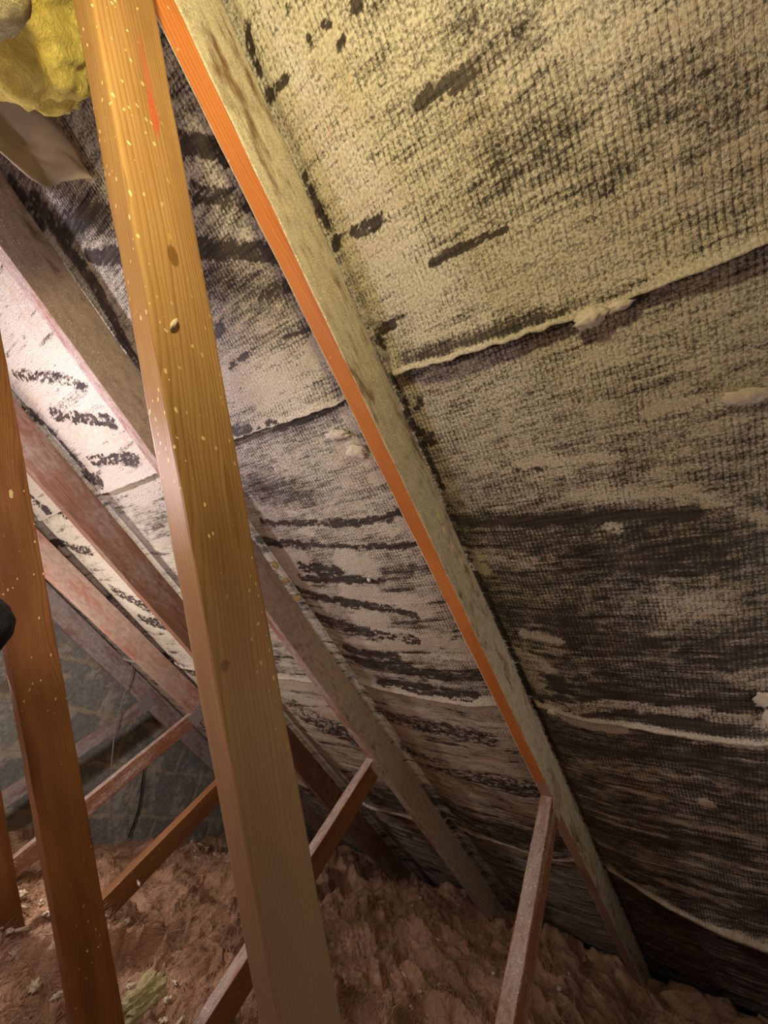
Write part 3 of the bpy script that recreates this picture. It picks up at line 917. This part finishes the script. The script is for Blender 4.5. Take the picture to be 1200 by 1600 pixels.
wool = link('insulation', with_fibres(grid_mesh('insulation', WV), WV, 70000, 5), None, [M['wool']], True)
tag(wool, 'matted pink-brown mineral wool insulation spread over the attic floor', 'insulation', kind='stuff')

def wool_at(x, y):
    d = (WV[..., 0] - x) ** 2 + (WV[..., 1] - y) ** 2
    m = np.argsort(d, axis=None)[:6]
    return WV.reshape(-1, 3)[m][:, 2].max()


def lump_mesh(name, r, seed, squash=(1, 1, 1), amp=0.35, sub=3, freq=2.2):
    bm = bmesh.new()
    bmesh.ops.create_icosphere(bm, subdivisions=sub, radius=1.0)
    from mathutils import noise
    for v in bm.verts:
        n = noise.fractal(v.co * freq + Vector((seed * 7.1, seed * 3.3, 0)), 1.0, 2.0, 4)
        k = 1 + amp * n
        v.co = Vector((v.co.x * squash[0], v.co.y * squash[1], v.co.z * squash[2])) * r * k
    me = bpy.data.meshes.new(name); bm.to_mesh(me); bm.free()
    return me


# pale crumbs lying on the quilt
protos = []
for j in range(4):
    me = lump_mesh('foam_crumb', 0.009, j, ((1, .8, .55), (1.5, .7, .5), (1.1, 1, .8), (1.8, .5, .4))[j], 0.8, 3, 1.6)
    me.materials.append(M['crumb']); me.polygons.foreach_set('use_smooth', [True] * len(me.polygons))
    protos.append(me)


def crumb(x, y, sc, me, label, cat, group, name='foam_crumb'):
    o = bpy.data.objects.new(name, me)
    COL.objects.link(o)
    o.location = (x, y, wool_at(x, y) + 0.0045 * sc)
    o.rotation_euler = (rng.normal(0, .3), rng.normal(0, .3), rng.uniform(0, 6.28))
    o.scale = (sc, sc, sc)
    return tag(o, label, cat, group)


for n_, big, (x0, x1, y0, y1), lab, grp in (
        (130, 0.85, (1.75, 2.75, 2.2, 2.95), 'cream crumb on the wool heaped before the block gable wall', 'cream crumbs before the gable wall'),
        (60, 0.85, (0.70, 1.05, 1.0, 1.75), 'cream crumb on the pink wool around the lower left webs', 'cream crumbs around the lower left webs'),
        (30, 0.7, (1.2, 2.6, 0.45, 1.3), 'cream crumb on the brown wool between the two nearest struts', 'cream crumbs between the struts')):
    for _ in range(n_):
        crumb(rng.uniform(x0, x1), rng.uniform(y0, y1), rng.uniform(0.7, 1.6) * big, protos[rng.integers(4)], lab, 'crumb', grp)



def fold_lump(name, centre, radii, seed, mat, label, cat, sub=5, amp=0.16, fold=0.10, parent=None):
    """soft torn wool: an ellipsoid with hanging folds"""
    from mathutils import noise
    bm = bmesh.new()
    bmesh.ops.create_icosphere(bm, subdivisions=sub, radius=1.0)
    for v in bm.verts:
        c = v.co.copy()
        q = Vector((c.x * 1.6 + seed, c.y * 1.6, c.z * 1.6))
        n = noise.fractal(q, 1.0, 2.0, 5)
        f = 1 - abs(noise.noise(Vector((c.x * 3.2 + 0.6 * n, c.y * 3.2, c.z * 0.9 + seed)))) * 2
        g = noise.fractal(q * 7, 1.0, 2.0, 3)
        k = 1 + amp * n + fold * (f - 0.5) + 0.035 * g
        v.co = Vector((c.x * radii[0] * k, c.y * radii[1] * k, c.z * radii[2] * k))
    me = bpy.data.meshes.new(name); bm.to_mesh(me); bm.free()
    o = link(name, me, parent, [mat], True)
    o.location = (centre[0], centre[1], centre[2] + ZO)
    if label: tag(o, label, cat)
    return o


# yellow wool stuffed under the ridge, a grubby membrane below it
yw = fold_lump('yellow_insulation', (-0.298, 0.555, 0.69), (0.125, 0.085, 0.15), 3.0, M['yellow_wool'],
               'bright yellow glass wool bulging down under the ridge at the top left corner', 'insulation')
for v in yw.data.vertices:                                       # pressed up against the felt
    p = v.co + yw.location - Vector((0, 0, ZO))
    for sgn in (1, -1):
        nx_, c0 = SINP * sgn, (0 if sgn > 0 else 2 * APEX * SINP * -1)
        dpl = p.x * SINP * sgn + p.z * COSP - (H_ROOF - 0.03 + (0 if sgn > 0 else -2 * APEX * SINP))
        if dpl > 0:
            p = p - Vector((SINP * sgn, 0, COSP)) * dpl
    v.co = p - yw.location + Vector((0, 0, ZO))
fold_lump('insulation_roll', (-0.243, 0.43, 0.53), (0.05, 0.045, 0.05), 9.0, M['grey_wool'],
          'greyish yellow rounded end of wool in front of the bright yellow wool, top left corner', 'insulation', 4, 0.06, 0.02)
nu, nv = 90, 70
U, V = np.meshgrid(np.linspace(0, 1, nu), np.linspace(0, 1, nv), indexing='ij')
zz = 0.60 + 0.20 * U
edge = np.interp(zz[:, 0], (.60, .640, .655, .68, .708, .748, .775, .80), (-.25, -.220, -.172, -.160, -.157, -.131, -.135, -.15))[:, None] + 0.006 * fbm(U * 12, U * 0, 3, 3)
xx = -0.42 + (edge + 0.42) * V
yy = 0.715 + 0.03 * fbm(U * 4, V * 4, 71, 3) + 0.016 * np.sin(U * 11 + V * 3) * V
zz = np.minimum(zz, (H_ROOF - 0.03 - xx * SINP) / COSP)
zz = np.minimum(zz, (H_ROOF - 0.03 + (xx - 2 * APEX) * SINP) / COSP)
dm = link('membrane', grid_mesh('membrane', np.stack([xx, yy, zz + ZO], -1)), None, [M['drape']], True)
md = dm.modifiers.new('thickness', 'SOLIDIFY'); md.thickness = 0.0025
tag(dm, 'grubby grey-tan membrane flap hanging below the yellow wool', 'membrane')


def tube_mesh(name, pts, radii, seg=8):
    P = [Vector(p) for p in pts]
    rows = []
    up = Vector((0.13, 0.2, 1)).normalized()
    for i, p in enumerate(P):
        t = (P[min(i + 1, len(P) - 1)] - P[max(i - 1, 0)]).normalized()
        a = t.cross(up)
        a = a.normalized() if a.length > 1e-4 else Vector((1, 0, 0))
        c = a.cross(t)
        r = radii[i] if hasattr(radii, '__len__') else radii
        rows.append([p + (a * math.cos(2 * math.pi * j / seg) + c * math.sin(2 * math.pi * j / seg)) * r for j in range(seg)])
    bm = bmesh.new()
    vs = [[bm.verts.new(v) for v in rw] for rw in rows]
    for i in range(len(vs) - 1):
        for j in range(seg):
            bm.faces.new((vs[i][j], vs[i][(j + 1) % seg], vs[i + 1][(j + 1) % seg], vs[i + 1][j]))
    bm.faces.new(vs[0][::-1]); bm.faces.new(vs[-1])
    bmesh.ops.recalc_face_normals(bm, faces=bm.faces)
    me = bpy.data.meshes.new(name); bm.to_mesh(me); bm.free()
    return me


def smooth_path(pts, n=12):
    P = [Vector(p) for p in pts]
    out = []
    for i in range(len(P) - 1):
        a, b_, c, d = P[max(i - 1, 0)], P[i], P[i + 1], P[min(i + 2, len(P) - 1)]
        for k in range(n):
            t = k / n
            out.append(0.5 * ((2 * b_) + (c - a) * t + (2 * a - 5 * b_ + 4 * c - d) * t * t + (3 * b_ - a - 3 * c + d) * t ** 3))
    out.append(P[-1])
    return out


# dark padded sleeve end at the left edge, in front of the second web
tip = Vector((0.150, 0.66, 0.040 + ZO)); ax = Vector((-0.56, 0.80, -0.16)).normalized() * -1
prof = [(0.0, 0.004), (0.003, 0.018), (0.008, 0.028), (0.016, 0.036), (0.026, 0.041), (0.036, 0.044), (0.046, 0.042), (0.058, 0.045), (0.075, 0.046), (0.10, 0.041), (0.16, 0.043), (0.22, 0.044)]
ax = Vector((-0.60, 0.10, -0.10)).normalized()
pp = [tip + ax * d for d, r in prof]
sl = link('padded_sleeve', tube_mesh('padded_sleeve', pp, [r for d, r in prof], 40), None, [M['fabric']], True)
md = sl.modifiers.new('subdivision', 'SUBSURF'); md.levels = 2; md.render_levels = 2
tx = bpy.data.textures.new('cloth_wrinkles', 'CLOUDS'); tx.noise_scale = 0.03
md = sl.modifiers.new('wrinkles', 'DISPLACE'); md.texture = tx; md.strength = 0.007
tag(sl, 'rounded navy-black padded sleeve end poking in at the left edge', 'sleeve')

# wires by the gable wall
w1 = smooth_path([(1.2, 2.735, 0.225 + ZO), (1.243, 2.72, 0.175 + ZO), (1.283, 2.72, -0.0135 + ZO), (1.317, 2.72, -0.143 + ZO), (1.395, 2.72, -0.324 + ZO), (1.485, 2.72, -0.498 + ZO), (1.547, 2.72, max(ZO - 0.583, wool_at(1.547, 2.72) + 0.06))] + [(1.60, 2.72, max(wool_at(1.60, 2.72), ZO - 0.66) + 0.035)])
tag(link('hanging_wire', tube_mesh('hanging_wire', w1, 0.0035, 6), None, [M['wire']], True), 'thin dusty wire hanging from the furthest rafters in front of the block wall', 'wire')
w2 = smooth_path([(1.78, 3.075, -0.28 + ZO), (1.799, 3.08, -0.3665 + ZO), (1.872, 3.082, -0.559 + ZO), (1.888, 3.08, wool_at(1.888, 3.075) + 0.012)])
tag(link('cable', tube_mesh('cable', w2, 0.0045, 6), None, [M['dark_wire']], True), 'thin black cable running down the block wall behind the struts', 'cable')

# bits stuck on the timbers
def bit(name, loc, dim, rot, mat, label, cat, seed, group=None):
    me = lump_mesh(name, 1.0, seed, dim, 0.35, 3)
    o = link(name, me, None, [mat], True)
    o.location = (loc[0], loc[1], loc[2] + ZO); o.rotation_euler = rot
    return tag(o, label, cat, group)


bit('wood_splinter', (0.042, 0.3465, 0.3117), (0.0022, 0.0026, 0.0075), (0, -0.1, 0), M['crumb'], 'pale wood splinter stuck on the face of the broad foreground web', 'splinter', 2)
bit('foam_drip', (0.0855, 0.951, 0.2765), (0.0032, 0.002, 0.0085), (0, -0.62, 0), M['crumb_yellow'], 'pale yellow oval drip on the brown web at the left edge', 'drip', 5)
bit('wooden_peg', (1.045, 1.545, -0.478), (0.004, 0.012, 0.004), (0.4, 0, 0.2), M['crumb'], 'small pale peg sticking out of the brown strut of the middle truss', 'peg', 6)
for j, (y, s, r) in enumerate(((0.930, 0.452, .011), (0.932, 0.515, .010), (0.934, 0.585, .012), (0.931, 0.55, .007))):
    p = roof_pt(y, s, 0.012)
    bit('foam_bit', (p[0], p[1], p[2] - ZO), (r * 1.3, r * .8, r * .7), (0, 0.4, j), M['crumb_yellow'],
        'pale yellow foam bit lodged above the second rafter just right of the broad web', 'foam', 20 + j, 'foam bits above the second rafter')
for j, (s, dz, r) in enumerate(((0.372, 0.062, .010), (0.405, 0.060, .013), (0.45, 0.064, .015), (0.50, 0.068, .010))):
    p = roof_pt(Y1 - 0.001, s, DEP - dz)
    bit('foam_smear', (p[0], p[1], p[2] - ZO), (r * 1.5, .003, r * .42), (0, PITCH + 0.1, 0), M['crumb'],
        'pale foam smear on the face of the nearest rafter below the first felt seam', 'foam', 40 + j, 'foam smears on the nearest rafter')

# yellow scrap at the bottom edge
sc_ = fold_lump('wool_scrap', (0.845, 1.075, -0.53), (0.03, 0.02, 0.045), 17.0, M['yellow_wool_pale'],
                'pale yellow scrap of torn wool at the bottom edge beside the left brown web', 'wool scrap', 5, 0.45, 0.35)
sc_.rotation_euler = (0.5, 0.9, 0.3)

# torn and peeled bits that belong to the felt sheets
def flake(course, y, s, off, dim, rot, seed, mat=None):
    p = roof_pt(y, s, off)
    me = lump_mesh('torn_flake', 1.0, seed, dim, 0.55, 3, 2.8)
    o = link('torn_flake', me, None, [mat or M['flake']], True)
    o.parent = courses[course]
    o.location = p
    o.rotation_euler = (rot[0], PITCH + rot[1], rot[2])
    return o


flake(0, 0.024, 0.112, 0.024, (0.012, 0.018, 0.008), (0, 0, 0), 1)
flake(0, -0.010, 0.111, 0.022, (0.006, 0.016, 0.005), (0, 0, 0), 2)
flake(1, 0.630, 0.536, 0.012, (0.006, 0.020, 0.004), (0.5, 0, -0.5), 3)
flake(1, 0.476, 0.196, 0.012, (0.016, 0.022, 0.003), (0, 0, 0.4), 4)
flake(1, 0.500, 0.150, 0.012, (0.012, 0.026, 0.003), (0, 0, 0.3), 5)
flake(1, -0.124, 0.905, 0.018, (0.022, 0.012, 0.004), (0.3, 0, 0.3), 6)
flake(1, -0.128, 0.960, 0.020, (0.026, 0.007, 0.004), (0.2, 0.2, 0.2), 7)
flake(1, -0.131, 0.281, 0.010, (0.010, 0.026, 0.004), (0, 0, 0.2), 8)
for j in range(9):
    y = 0.08 + j * 0.026 + rng.normal(0, 0.006)
    flake(1, y, float(seam(np.array(y), 1)) + 0.004, 0.014, (0.010 + 0.006 * rng.random(), 0.014, 0.004), (0, 0, rng.normal(0, .4)), 30 + j)
